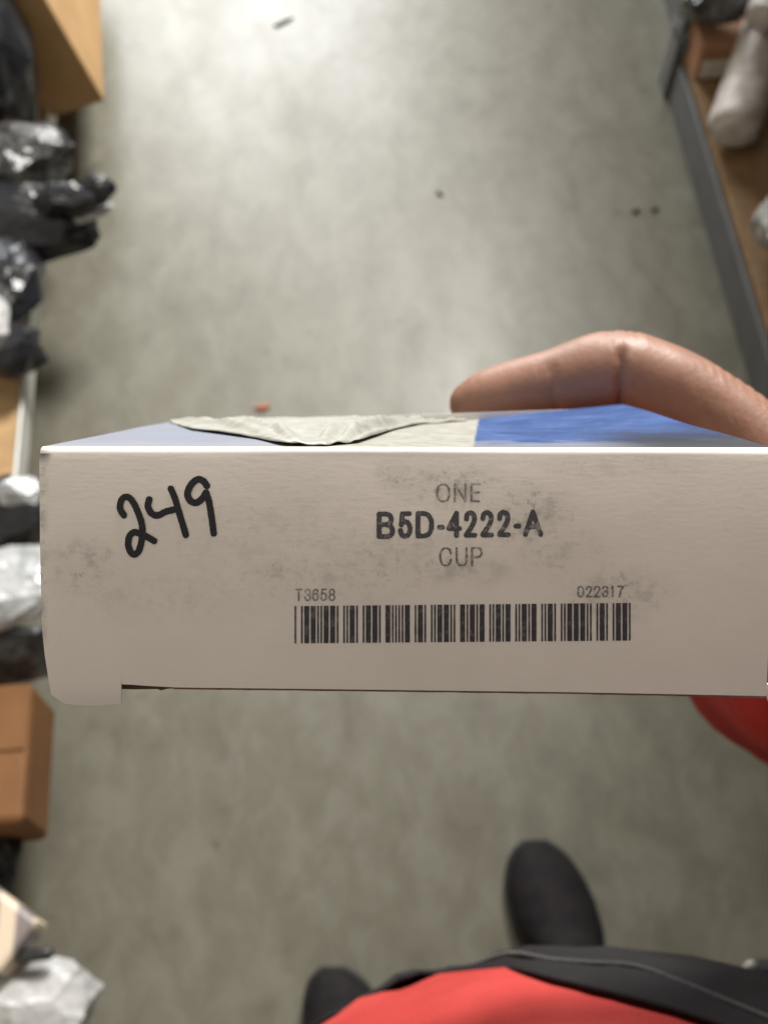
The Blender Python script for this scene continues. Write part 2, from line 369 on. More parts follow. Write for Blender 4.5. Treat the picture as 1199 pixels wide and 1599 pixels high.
# ------------------------------------------------------------------ the carton
D0, DB = 0.155, 0.1608
def fdepth(py): return D0 + (py - 700) / 387.0 * (DB - D0)
def warp(x, y):
    lift = 0.00035 * noise.noise(Vector((x / 330, y / 260, 1.3)))
    return lift - 0.0003 * max(0, (76 - x) / 14) ** 2 + 0.0014 * (1 - ((y - 885) / 190.0) ** 2)
def face(px, py, lift=0.0): return K(px, py, fdepth(py) - lift - warp(px, py))
def interp(x, xs, ys): return float(np.interp(x, xs, ys))
def leftx(y): return interp(y, [690, 712, 850, 980, 1020, 1060, 1086, 1105], [66, 62, 63, 66, 70, 76, 81, 84])
def rightx(y): return interp(y, [690, 1090], [1211, 1196])
BL, BR = K(276, 656, 0.262), K(970, 631, 0.2567)
FL, FR = K(70, 699.5, D0), K(1211, 703, D0)
carton = empty('carton', (FL + FR) / 2 + (BL - FL) / 2, 'small white and blue parts carton held up with number 249 in marker', 'carton')
g = M('printed_card')
uv = g.tc('UV'); vsep = g.n.new('ShaderNodeSeparateXYZ'); g.l.new(uv, vsep.inputs[0]); U_, V_ = vsep.outputs[0], vsep.outputs[1]
fib = g.noise(1.0, 4, 0.6, vec=g.scaled((30, 150, 1), uv)); cloud = g.noise(7, 4, 0.6, vec=uv); spk = g.noise(62, 5, 0.72, vec=uv); spk2 = g.noise(24, 5, 0.7, vec=uv)
white = g.mix(g.step(cloud, 0.3, 0.7), (0.79, 0.745, 0.71), (0.83, 0.785, 0.75))
white = g.mix(g.math('MULTIPLY', g.step(fib, 0.45, 0.75), 0.08), white, (0.62, 0.585, 0.55))
mask = None
for (cx, cy, rx_, ry_, st) in [(.70, .755, .12, .05, .9), (.825, .80, .10, .075, 1), (.62, .74, .05, .035, .8), (.60, .87, .22, .075, .55), (.72, .885, .13, .04, .7), (.965, .925, .12, .06, .85), (.86, .86, .12, .07, .5),
                              (.13, .885, .10, .07, .7), (.50, .90, .2, .08, .5), (.95, .72, .2, .04, .3), (.43, .89, .05, .03, .8), (.25, .93, .25, .06, .3), (.42, .84, .3, .15, .25), (.98, .91, .06, .035, .9)]:
    b2 = g.math('MULTIPLY', g.blob(uv, (cx, cy), rx_, ry_), st)
    mask = b2 if mask is None else g.math('MAXIMUM', mask, b2)
smd = g.math('MULTIPLY', mask, g.math('MAXIMUM', g.step(spk, 0.50, 0.68), g.math('MULTIPLY', g.step(spk2, 0.48, 0.66), 0.75)))
white = g.mix(g.math('MULTIPLY', smd, 0.66), white, (0.17, 0.165, 0.16))
haze_ = g.math('MULTIPLY', mask, 0.20); white = g.mix(haze_, white, (0.35, 0.33, 0.31))
cor = g.math('MULTIPLY', g.blob(uv, (.068, .704), .020, .024), g.step(spk2, 0.25, 0.45)); white = g.mix(g.math('MULTIPLY', cor, 0.9), white, (0.06, 0.055, 0.05))
edg = g.math('MULTIPLY', g.step(U_, 0.080, 0.062), g.step(spk2, 0.42, 0.6)); white = g.mix(g.math('MULTIPLY', edg, 0.6), white, (0.25, 0.22, 0.2))
# far side print: v = -(distance behind the fold); blue with a white field
blue = g.mix(g.step(cloud, 0.35, 0.65), (0.020, 0.052, 0.165), (0.042, 0.088, 0.245))
blue = g.mix(g.math('MULTIPLY', g.step(spk2, 0.52, 0.72), 0.35), blue, (0.20, 0.225, 0.30))
blue = g.mix(g.math('MULTIPLY', g.step(g.math('MULTIPLY_ADD', cloud, 0.3, V_), -0.06, 0.08), 0.8), blue, (0.19, 0.195, 0.21))
drk = g.math('MULTIPLY', g.step(U_, 0.90, 1.06), g.step(g.math('ADD', V_, g.math('MULTIPLY', spk2, 0.5)), -0.25, 0.12)); blue = g.mix(g.math('MULTIPLY', drk, 0.85), blue, (0.022, 0.022, 0.024))
ue = g.math('MULTIPLY_ADD', V_, 0.115, g.math('MULTIPLY_ADD', spk2, 0.012, U_))
fieldm = g.math('MULTIPLY', g.step(U_, 0.42, 0.46), g.step(ue, 0.745, 0.738)); pale = g.step(U_, 0.52, 0.50)
blue = g.mix(g.math('MULTIPLY', pale, 0.78), blue, (0.25, 0.26, 0.295))
top = g.mix(fieldm, blue, g.mix(g.step(spk2, 0.35, 0.65), (0.25, 0.245, 0.22), (0.34, 0.335, 0.305)))
istop = g.step(V_, -0.030, -0.040); col = g.mix(istop, white, top)
g.bump(g.math('ADD', g.math('MULTIPLY', fib, 0.5), spk2), 0.16, 0.0003)
CARD = g.fin(col, g.math('MULTIPLY_ADD', istop, 0.23, 0.42), Specular_IOR_Level=g.math('MULTIPLY_ADD', istop, -0.22, 0.4))
KRAFT_SHADED = simple('shaded_kraft', (0.07, 0.042, 0.03), (0.10, 0.06, 0.045), 300, 0.8)

# shell: front face, rolled fold and far side in one sheet
def ybot(x):
    if x < 190: return interp(x, [60, 80, 84, 92, 104, 150, 184, 190], [1082, 1088, 1094, 1098.5, 1101, 1101.5, 1099.5, 1097.5])
    return interp(x, [190, 230, 276, 500, 900, 1200], [1068, 1071, 1073.5, 1076, 1081, 1087])
def backedge(t):
    d_ = interp(t, [0, 0.33, 0.60, 0.675, 0.8, 1], [1, 7, 15, 16, 9, 0])
    return BL.lerp(BR, t) - UP * (d_ / F * 0.259)
xs = sorted(list(np.linspace(0, 1, 80)) + [(x - 70) / 1133.0 for x in (84, 88, 94, 189.6, 190.4)])
NV, NB, NT = 36, 7, 12
verts, uvs = [], []
for t in xs:
    x0 = 70 + 1133 * t
    yb = ybot(x0); colv = []
    for i in range(NV):
        v = i / (NV - 1); y = yb + (708 - yb) * v
        x = x0 + (leftx(y) - 70) * max(0, 1 - (x0 - 70) / 90) + (rightx(y) - 1203) * max(0, 1 - (1203 - x0) / 90)
        y2 = y + (x - 64) / 1140 * 3.0 * v
        lift = 0.0
        if y > 1060 and x0 < 190: lift -= 0.000012 * max(0, y - 1080) ** 1.2
        colv.append((face(x, y2, lift), (x / 1000, y / 1000)))
    x = x0 + (leftx(702) - 70) * max(0, 1 - (x0 - 70) / 90) + (rightx(702) - 1203) * max(0, 1 - (1203 - x0) / 90); dy = (x - 64) / 1140 * 3.0
    pf = colv[-1][0]; ft = K(x, 698 + dy, D0); bk = backedge(t); dirb = (bk - ft).normalized()
    pb = ft + dirb * 0.0013
    for i in range(1, NB + 1):
        s = i / NB; colv.append((pf * (1 - s) ** 2 + ft * 2 * s * (1 - s) + pb * s * s, (x / 1000, -0.028 * s)))
    for i in range(1, NT + 1):
        s = i / NT; p = pb.lerp(bk, s)
        bl = 0.0006 * noise.noise(Vector((x / 260, s * 2, 5.1))) * math.sin(math.pi * s)
        colv.append((p + UP * bl, (x / 1000, -0.045 - 0.9 * s)))
    verts += [c_[0] for c_ in colv]; uvs += [c_[1] for c_ in colv]
L = NV + NB + NT
faces = [(i * L + j, (i + 1) * L + j, (i + 1) * L + j + 1, i * L + j + 1) for i in range(len(xs) - 1) for j in range(L - 1)]
shell = mk('printed_sleeve', verts, faces, CARD, carton)
ul = shell.data.uv_layers.new(name='UVMap')
for lp in shell.data.loops: ul.data[lp.index].uv = uvs[lp.vertex_index]
sm = shell.modifiers.new('thick', 'SOLIDIFY'); sm.thickness = 0.0004; sm.offset = -1
es = shell.modifiers.new('crisp', 'EDGE_SPLIT'); es.split_angle = math.radians(40)
# remaining sides
dn = (K(640, 1079, fdepth(1079)) - K(640, 700, D0)); inn = (BL - FL).normalized() * 0.0006 - UP * 0.0005
bFL, bFR = face(84, 1070), face(1194, 1083); bBL, bBR = BL + dn * 0.98, BR + dn * 0.98
def panel(name, q4, mat=CARD, th=0.0005):
    o = mk(name, q4, [(0, 1, 2, 3)], mat, carton, smooth=False); m = o.modifiers.new('thick', 'SOLIDIFY'); m.thickness = th; m.offset = 0
    l = o.data.uv_layers.new(name='UVMap')
    for lp in o.data.loops: l.data[lp.index].uv = ((0.3, 0.98), (0.35, 0.98), (0.35, 1.0), (0.3, 1.0))[lp.vertex_index % 4]
    return o
e = RT * 0.0008
panel('end_panel', [FL + inn + e, BL - UP * .0005 + e, bBL + e, bFL + inn + e])
panel('end_panel', [FR + inn - e, BR - UP * .0005 - e, bBR - e, bFR + inn - e])
panel('back_panel', [BL - UP * .0008, BR - UP * .0008, bBR, bBL])
panel('bottom_panel', [bFL + inn + UP * .0008, bFR + inn + UP * .0008, bBR, bBL])
# inner flap beside the tab, kraft darkened to stand for the slot's shade
fl = [K(x, y, fdepth(y) + 0.0030) for x, y in [(186, 1060), (186, 1076), (215, 1076.5), (246, 1076), (252, 1078), (262, 1075.5), (300, 1073.5), (300, 1060)]]
o = mk('inner_flap', fl, [tuple(range(len(fl)))], KRAFT_SHADED, carton, smooth=False); m = o.modifiers.new('thick', 'SOLIDIFY'); m.thickness = 0.0004
# card edge below the face, its dark reddish colour painting the shade line
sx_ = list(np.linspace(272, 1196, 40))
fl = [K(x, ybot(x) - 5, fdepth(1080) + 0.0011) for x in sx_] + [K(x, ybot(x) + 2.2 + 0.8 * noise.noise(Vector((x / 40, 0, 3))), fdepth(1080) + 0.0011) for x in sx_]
o = mk('shaded_lower_edge', fl, [(i, i + 1, 41 + i, 40 + i) for i in range(39)], simple('shaded_card_edge', (0.16, 0.085, 0.07), (0.24, 0.14, 0.115), 300, 0.8), carton, smooth=False); m = o.modifiers.new('thick', 'SOLIDIFY'); m.thickness = 0.0004
# small torn white corner at the right
fl = [K(x, y, fdepth(y) + 0.0006) for x, y in [(1193, 1068), (1212, 1062), (1214, 1108), (1203, 1106), (1196, 1090)]]
o = mk('torn_corner', fl, [tuple(range(len(fl)))], simple('torn_card', (0.70, 0.68, 0.64), (0.78, 0.76, 0.72), 200, 0.7), carton, smooth=False); m = o.modifiers.new('thick', 'SOLIDIFY'); m.thickness = 0.0005

# ---- printing: stroke outlines as thin ink sheets
def seg_dist(X, Y, pts):
    D = np.full(X.shape, 1e9)
    for (ax, ay), (bx, by) in zip(pts[:-1], pts[1:]):
        dx, dy = bx - ax, by - ay; L2 = dx * dx + dy * dy + 1e-9
        t = np.clip(((X - ax) * dx + (Y - ay) * dy) / L2, 0, 1)
        D = np.minimum(D, np.hypot(X - ax - t * dx, Y - ay - t * dy))
    return D
def ink_mesh(strokes, res, rough=0.0, lift=0.00010, seed=0, wear=0.0):
    """strokes: list of (pts, width); returns clipped-cell mesh on the carton face"""
    allp = np.array([p for s, _ in strokes for p in s]); wmax = max(w_ for _, w_ in strokes)
    x0, y0 = allp.min(0) - wmax; x1, y1 = allp.max(0) + wmax
    gx = np.arange(x0, x1 + res, res); gy = np.arange(y0, y1 + res, res); X, Y = np.meshgrid(gx, gy)
    D = np.full(X.shape, 1e9)
    for s, w_ in strokes:
        sel = np.array(s); i0, i1 = np.searchsorted(gx, [sel[:, 0].min() - w_ * 1.5, sel[:, 0].max() + w_ * 1.5]); j0, j1 = np.searchsorted(gy, [sel[:, 1].min() - w_ * 1.5, sel[:, 1].max() + w_ * 1.5])
        sl = (slice(j0, j1), slice(i0, i1))
        D[sl] = np.minimum(D[sl], seg_dist(X[sl], Y[sl], s) - w_ / 2)
    if rough or wear:
        for j, i in zip(*np.where(D < 3)):
            q_ = Vector((X[j, i], Y[j, i], seed))
            D[j, i] += rough * noise.noise(q_ * 0.45) + wear * max(0, noise.noise(q_ * 0.33 + Vector((9, 4, 2))) - 0.12)
    V, Fc, cache = [], [], {}
    def vert(key, x, y):
        if key not in cache: cache[key] = len(V); V.append(face(x, y, lift))
        return cache[key]
    ny, nx = D.shape
    ins = D < 0
    anyc = ins[:-1, :-1] | ins[1:, :-1] | ins[:-1, 1:] | ins[1:, 1:]
    for j, i in zip(*np.where(anyc)):
        cs = [(j, i), (j, i + 1), (j + 1, i + 1), (j + 1, i)]; poly = []
        for k in range(4):
            a_, b2 = cs[k], cs[(k + 1) % 4]; da, db = D[a_], D[b2]
            if da < 0: poly.append(vert(a_, gx[a_[1]], gy[a_[0]]))
            if (da < 0) != (db < 0):
                t = da / (da - db); key = (min(a_, b2), max(a_, b2))
                poly.append(vert(key, gx[a_[1]] + (gx[b2[1]] - gx[a_[1]]) * t, gy[a_[0]] + (gy[b2[0]] - gy[a_[0]]) * t))
        if len(poly) >= 3: Fc.append(tuple(reversed(poly)))
    return V, Fc
def cm(*p): return [tuple(q_) for q_ in catmull(p, 7)]
def ell(cx, cy, rx_, ry_):
    o_ = []
    for a_ in np.linspace(0, 2 * math.pi, 33):
        c_, s_ = math.cos(a_), math.sin(a_); o_.append((cx + rx_ * math.copysign(abs(c_) ** 0.85, c_), cy + ry_ * math.copysign(abs(s_) ** 0.85, s_)))
    return o_
GL = {
 'O': [ell(.5, .5, .5, .5)], '0': [ell(.5, .5, .5, .5)],
 'N': [[(0, 1), (0, 0), (1, 1), (1, 0)]], 'E': [[(1, 0), (0, 0), (0, 1), (1, 1)], [(0, .48), (.92, .48)]],
 'B': [[(0, 0), (0, 1)], [(0, 0), (.5, 0)] + cm((.5, 0), (.78, .05), (.9, .235), (.78, .42), (.5, .47)) + [(0, .47)],
       [(.5, .47)] + cm((.5, .47), (.85, .53), (1, .735), (.85, .95), (.5, 1)) + [(0, 1)]],
 '5': [[(.92, 0), (.2, 0), (.08, .5)] + cm((.08, .5), (.25, .38), (.5, .34), (.85, .44), (1, .66), (.87, .9), (.48, 1), (.12, .92), (0, .74))],
 'D': [[(0, 0), (0, 1)], [(0, 0), (.4, 0)] + cm((.4, 0), (.75, .07), (.97, .3), (1, .5), (.97, .7), (.75, .93), (.4, 1)) + [(0, 1)]],
 '-': [[(0, .5), (1, .5)]], '4': [[(.72, 1), (.72, 0), (.0, .69), (1, .69)]],
 '2': [cm((.02, .28), (.1, .09), (.45, 0), (.83, .07), (.95, .27), (.82, .47), (.42, .74), (.1, .92), (.0, 1)) + [(1, 1)]],
 'A': [[(0, 1), (.5, 0), (1, 1)], [(.2, .66), (.8, .66)]],
 'C': [cm((.98, .3), (.85, .08), (.5, 0), (.14, .13), (0, .5), (.14, .87), (.5, 1), (.87, .9), (1, .67))],
 'U': [[(0, 0), (0, .6)] + cm((0, .6), (.04, .83), (.22, .97), (.5, 1), (.78, .97), (.96, .83), (1, .6)) + [(1, 0)]],
 'P': [[(0, 1), (0, 0), (.55, 0)] + cm((.55, 0), (.88, .06), (1, .26), (.88, .47), (.55, .53)) + [(0, .53)]],
 'T': [[(0, 0), (1, 0)], [(.5, 0), (.5, 1)]],
 '3': [cm((.03, .23), (.15, .05), (.48, 0), (.85, .07), (.92, .25), (.78, .42), (.42, .47), (.85, .54), (1, .74), (.85, .94), (.48, 1), (.12, .93), (0, .73))],
 '6': [cm((.94, .22), (.8, .04), (.52, 0), (.17, .13), (0, .48), (.05, .8), (.25, .97), (.52, 1), (.87, .91), (1, .68), (.87, .45), (.52, .38), (.17, .47), (.02, .63))],
 '8': [ell(.5, .235, .42, .235), ell(.5, .735, .5, .265)], '1': [[(.1, .22), (.62, 0), (.62, 1)]], '7': [[(0, 0), (1, 0), (.55, .45), (.34, 1)]],
}
def line_of(items, ox, oy, sc, ya, yb_, slope, wd):
    """items: (glyph, zoom x0, zoom x1); baseline drops by slope across the line"""
    st = []
    xa = items[0][1]
    for ch, a_, b2 in items:
        d_ = slope * (a_ - xa); t_, b3 = ya + d_, yb_ + d_
        if ch == '-': t_, b3 = (t_ + b3) / 2 + 4, (t_ + b3) / 2 + 30
        x0, x1 = ox + a_ / sc + wd / 2, ox + b2 / sc - wd / 2; y0, y1 = oy + t_ / sc + wd / 2, oy + b3 / sc - wd / 2
        for s in GL[ch]: st.append(([(x0 + p[0] * (x1 - x0), y0 + p[1] * (y1 - y0)) for p in s], wd))
    return st
def ink(name, c_dark, c_paper, thr, rough=0.5):
    gg = M(name); n_ = gg.noise(1500, 3, 0.6); n2 = gg.noise(420, 3, 0.6)
    return gg.fin(gg.mix(gg.math('MULTIPLY', gg.step(gg.math('ADD', gg.math('MULTIPLY', n_, 0.6), gg.math('MULTIPLY', n2, 0.4)), thr, thr + 0.16), 0.85), c_dark, c_paper), rough)
INKB = ink('bold_print_ink', (0.055, 0.055, 0.07), (0.30, 0.28, 0.27), 0.50)
INKT = ink('faded_print_ink', (0.17, 0.16, 0.16), (0.46, 0.43, 0.41), 0.46)
MARK = ink('marker_ink', (0.006, 0.007, 0.013), (0.018, 0.016, 0.028), 0.5, 0.6)
BARI = ink('barcode_ink', (0.040, 0.036, 0.05), (0.15, 0.135, 0.14), 0.5)
st = line_of([('B', 105, 212), ('5', 230, 314), ('D', 332, 440), ('-', 457, 504), ('4', 512, 603), ('2', 614, 693), ('2', 711, 791), ('2', 808, 888), ('-', 904, 950), ('A', 960, 1077)], 560, 740, 3.747, 221, 381, -0.015, 7.6)
mk('part_number_print', *ink_mesh(st, 0.8, 0.5, seed=1), INKB, carton, smooth=False)
st = line_of([('O', 452, 536), ('N', 556, 630), ('E', 652, 714)], 560, 740, 3.747, 55, 167, -0.005, 3.4)
mk('quantity_print', *ink_mesh(st, 0.6, 0.5, seed=2, wear=2.6), INKT, carton, smooth=False)
st = line_of([('C', 470, 546), ('U', 566, 636), ('P', 656, 724)], 560, 740, 3.747, 428, 542, -0.005, 3.4)
mk('part_name_print', *ink_mesh(st, 0.6, 0.5, seed=3, wear=2.6), INKT, carton, smooth=False)
st = line_of([('T', 48, 98), ('3', 112, 158), ('6', 166, 212), ('5', 223, 269), ('8', 280, 326)], 450, 900, 4.44, 86, 172, -0.004, 2.3)
mk('batch_print', *ink_mesh(st, 0.45, 0.3, seed=4, wear=0.9), INKT, carton, smooth=False)
st = line_of([('0', 788, 834), ('2', 843, 886), ('2', 895, 940), ('3', 948, 992), ('1', 1000, 1030), ('7', 1046, 1090)], 710, 900, 4.134, 60, 137, -0.004, 2.6)
mk('date_print', *ink_mesh(st, 0.5, 0.4, seed=5, wear=1.8), INKT, carton, smooth=False)
Z = lambda pts: [(160 + a_ / 5.995, 730 + b2 / 5.995) for a_, b2 in pts]
st = [(cm(*Z([(203, 448), (168, 385), (180, 305), (225, 275), (280, 312), (335, 420), (372, 540), (374, 640), (352, 755), (312, 812), (268, 795), (243, 720), (255, 645), (295, 608), (350, 618), (420, 650), (485, 688)])), 10.3),
      (cm(*Z([(440, 300), (428, 365), (462, 430), (520, 448), (600, 412), (690, 390)])), 10.6), (cm(*Z([(642, 200), (682, 295), (722, 430), (782, 632)])), 10.2),
      (cm(*Z([(978, 172), (945, 128), (893, 112), (832, 160), (798, 240), (822, 308), (880, 330), (938, 288), (968, 238)])), 10.8), (cm(*Z([(972, 236), (1000, 330), (1028, 500), (1042, 618)])), 10.2)]
mk('handwritten_number', *ink_mesh(st, 0.8, 0.5, seed=6, lift=0.00014), MARK, carton, smooth=False)
C39 = {'*': '010010100', 'P': '001010010', 'B': '001001001', '5': '100110000', 'D': '000011001', '-': '010000101', '4': '000110001', '2': '001100001', 'A': '100001001'}
widths = []
for ch in '*PB5D-4222-A*': widths += [3.0 if b2 == '1' else 1.0 for b2 in C39[ch]] + [1.0]
widths = widths[:-1]; unit = (984.0 - 460.0) / sum(widths)
V, Fc, x = [], [], 460.0
for k, wd in enumerate(widths):
    if k % 2 == 0:
        a_, b2 = x, x + wd * unit; f0 = (x - 460) / 524; n_ = len(V); y0, y1 = 946.5 - 5 * f0, 1004.7 - 4.5 * f0
        ys = np.linspace(y0, y1, 9); j1 = [0.35 * noise.noise(Vector((k * 3.1, yy * .3, 0))) for yy in ys]
        V += [face(a_ + jj, yy, 0.0001) for yy, jj in zip(ys, j1)] + [face(b2 - jj, yy, 0.0001) for yy, jj in zip(ys, j1)]
        Fc += [(n_ + i, n_ + i + 1, n_ + 10 + i, n_ + 9 + i) for i in range(8)]
    x += wd * unit
mk('barcode', V, Fc, BARI, carton, smooth=False)

# ---- crumpled clear tape lying on the far side
tn = (BR - BL).cross(FL - BL).normalized()
if tn.dot(UP) < 0: tn = -tn
tape = []; NA, NBk = 150, 26
g = M('crumpled_tape'); nn = g.noise(260, 4, 0.6); g.bump(nn, 0.12, 0.0004)
TAPEM = g.fin(g.mix(g.step(nn, 0.35, 0.65), (0.30, 0.30, 0.272), (0.39, 0.39, 0.36)), 0.32)
for i in range(NA):
    a_ = i / (NA - 1); px = 266 + 462 * a_
    tl = (px - 66) / 1145
    s_front = interp(px, [266, 285, 300, 350, 400, 430, 445, 510, 560, 590, 620, 660, 728], [.86, .62, .50, .36, .20, .07, .025, .025, .10, .28, .50, .75, .93])
    for j in range(NBk):
        s = s_front + (0.998 - s_front) * j / (NBk - 1)
        # column that meets this screen x at this depth
        best = tl
        for _ in range(6):
            p = K(70 + 1141 * best, 698 + 3 * best, D0).lerp(backedge(best), s)
            v = p - CAM; sx = 599.5 + F * v.dot(RT) / v.dot(FW); best += (px - sx) / 1000
        edge = min(1, j / 3.0)
        def rl(x0_, s0, x1_, s1, w_, h_):
            xx = x0_ + (s - s0) / (s1 - s0) * (x1_ - x0_); m_ = 1.0 if min(s0, s1) - .1 < s < max(s0, s1) + .1 else 0.0
            return m_ * h_ * math.exp(-((px - xx) / w_) ** 2)
        hgt = 0.00022 + 0.00060 * max(0, ridged(Vector((px / 170 + s * 0.8, s * 3.6 - px / 420, 3.0)), 1.3, 2) - 0.25)
        hgt += rl(440, .05, 300, .95, 12, .0010) + rl(470, .0, 380, .9, 9, .0009) + rl(520, .0, 640, .8, 7, .0015) + rl(540, .0, 660, .75, 5, .0013) + rl(565, .1, 690, .8, 6, .0016) + rl(500, 0, 560, 1, 8, .0005)
        def rs(x0_, s0, x1_, s1, w_, h_):
            if not x0_ <= px <= x1_: return 0.0
            q_ = (px - x0_) / (x1_ - x0_); return h_ * math.exp(-((s - s0 - (s1 - s0) * q_) / w_) ** 2) * min(1, 6 * q_, 6 * (1 - q_))
        hgt += rs(285, .78, 470, .20, .06, .0009) + rs(330, .88, 620, .48, .05, .0008) + rs(500, .16, 640, .82, .06, .0013) + rs(530, .16, 670, .86, .05, .0011) + rs(430, .30, 600, .72, .05, .0007) + rs(400, .95, 690, .90, .04, .0005)
        hgt *= min(1.0, 0.25 + j / 5.0) * (1 - 0.35 * s) * interp(px, [266, 300, 600, 728], [0.5, 1, 1, .6])
        hgt += 0.00022 * math.exp(-(j / 2.2) ** 2) * interp(px, [266, 300, 430, 520, 600, 728], [.6, 1, .7, .5, .5, .2])
        tape.append(p + tn * hgt)
fc = [(i * NBk + j, (i + 1) * NBk + j, (i + 1) * NBk + j + 1, i * NBk + j + 1) for i in range(NA - 1) for j in range(NBk - 1)]
o = mk('crumpled_tape', tape, fc, TAPEM, carton); m = o.modifiers.new('thick', 'SOLIDIFY'); m.thickness = 0.00015; m.offset = 1
o['label'] = 'wrinkled clear tape stuck on the blue side'

# ------------------------------------------------------------------ the person
person = empty('person', B(0.075, -0.02, 0), 'person in red shirt with dark side panel and dark shoes, holding the carton', 'person')
def kp(px, py, d_, r_): q_ = K(px, py, d_); return (q_.x, q_.y, q_.z, r_)
g = M('skin')
n1 = g.noise(55, 4, 0.6); n2 = g.noise(900, 3, 0.6); n3 = g.noise(210, 3, 0.6, vec=g.scaled((2.2, 0.7, 0.7)))
sk = g.mix(g.step(n1, 0.3, 0.7), (0.235, 0.117, 0.080), (0.31, 0.163, 0.114))
sk = g.mix(g.math('MULTIPLY', g.step(n3, 0.5, 0.75), 0.35), sk, (0.24, 0.105, 0.075))
g.bump(g.math('ADD', g.math('MULTIPLY', n2, 0.6), n3), 0.32, 0.0005)
SKIN = g.fin(sk, 0.48, Subsurface_Weight=0.10, Subsurface_Radius=(0.004, 0.0016, 0.0008), Subsurface_Scale=0.6)
NAIL = simple('nail', (0.42, 0.24, 0.18), (0.48, 0.28, 0.22), 200, 0.3, 0.05)
ix = [(738, 630, .272, .0060), (760, 621, .271, .0068), (800, 612, .270, .0074), (850, 601, .268, .0080), (905, 588, .267, .0088), (945, 580, .266, .0094), (972, 578, .265, .0095), (1010, 590, .2645, .0094), (1065, 613, .263, .0095), (1125, 652, .261, .0098), (1190, 705, .258, .0104), (1245, 760, .255, .0120)]
index = [kp(*q_) for q_ in ix]
hand_parts = [tube(index, 24, 5)]
for k in range(3):                                        # middle, ring, little finger behind the carton
    yy = 700 + 58 * k; dd = .276 + .004 * k; sh = (0, 22, 80)[k]; rr_ = (.0092, .0088, .0076)[k]
    hand_parts.append(tube([kp(715 + sh, yy + 6, dd, rr_ * .72), kp(790 + sh, yy, dd, rr_ * .84), kp(960, yy - 6, dd + .004, rr_), kp(1080, yy + 6, dd + .006, rr_), kp(1190, yy + 40, dd + .004, rr_ * 1.05), kp(1250, yy + 75, dd, rr_ * 1.25)], 20, 5))
# palm block as several thick rays to the wrist
for (px, py, d_) in [(1240, 762, .256), (1250, 790, .270), (1250, 850, .280), (1255, 905, .288)]:
    hand_parts.append(tube([kp(px, py, d_, .0125), kp((px + 1335) / 2, (py + 1010) / 2, (d_ + .305) / 2, .0150), kp(1335, 1010, .305, .0200)], 20, 5))
hand_parts.append(tube([kp(1150, 800, .196, .0078), kp(1185, 840, .205, .0094), kp(1225, 890, .225, .0102), kp(1275, 940, .255, .0130), kp(1330, 1000, .295, .0180)], 20, 5))   # thumb along the end panel
hand_parts.append(tube([kp(1335, 1005, .303, .021), kp(1330, 1015, .34, .024), kp(1312, 1000, .42, .030), kp(1295, 985, .51, .036)], 24, 5))
V, Fc = join(hand_parts)
tmp = mk('tmp', V, Fc, SKIN, person); rm = tmp.modifiers.new('r', 'REMESH'); rm.mode = 'VOXEL'; rm.voxel_size = 0.0010
s2 = tmp.modifiers.new('s', 'SMOOTH'); s2.factor = 0.5; s2.iterations = 5
dg = bpy.context.evaluated_depsgraph_get(); ev = tmp.evaluated_get(dg); me = bpy.data.meshes.new_from_object(ev)
bpy.data.objects.remove(tmp)
po = wloc(person); nv = len(me.vertices); co = np.empty(nv * 3); me.vertices.foreach_get('co', co); co = co.reshape(-1, 3)
no = np.empty(nv * 3); me.vertices.foreach_get('normal', no); no = no.reshape(-1, 3)
rel = co + np.array(po) - np.array(CAM); dep = rel @ np.array(FW); sx = 599.5 + F * (rel @ np.array(RT)) / dep; sy = 799.5 - F * (rel @ np.array(UP)) / dep
isx = (dep > .245) & (dep < .285) & (sy < 700) & (sx < 1230)
disp = np.zeros(nv)
def groove(xc, yc, slope, wd_, amt, ya, yb_):
    global disp
    d_ = np.abs(sx - (xc + slope * (sy - yc))); m_ = np.clip((sy - ya) / 18, 0, 1) * np.clip((yb_ - sy) / 18, 0, 1)
    disp -= amt * np.exp(-(d_ / wd_) ** 2) * m_ * isx
groove(967, 590, -0.06, 6.0, .0019, 536, 700); groove(980, 600, 0.15, 5, .0004, 560, 700)
groove(862, 600, 0.10, 9, .00060, 560, 700); groove(846, 600, 0.1, 5, .0002, 570, 700)
for k in range(9): groove(1100 + k * 13, 640, 0.35, 3.4, .00022, 560, 760)
for k, xx in enumerate((948, 957, 968, 979, 990)): groove(xx, 520, 0.15 * (k - 2), 3.2, .00045, 480, 546)
bul = np.exp(-((sx - 915) / 42) ** 2) * .0005 + np.exp(-((sx - 1035) / 55) ** 2) * .0004 + np.exp(-((sx - 790) / 40) ** 2) * .0003
disp += bul * isx
co = co + no * disp[:, None]; me.vertices.foreach_set('co', co.ravel()); me.update()
me.materials.clear(); me.materials.append(SKIN); me.polygons.foreach_set('use_smooth', [True] * len(me.polygons))
body = bpy.data.objects.new('hand_and_forearm', me); COL.objects.link(body); body.parent = person
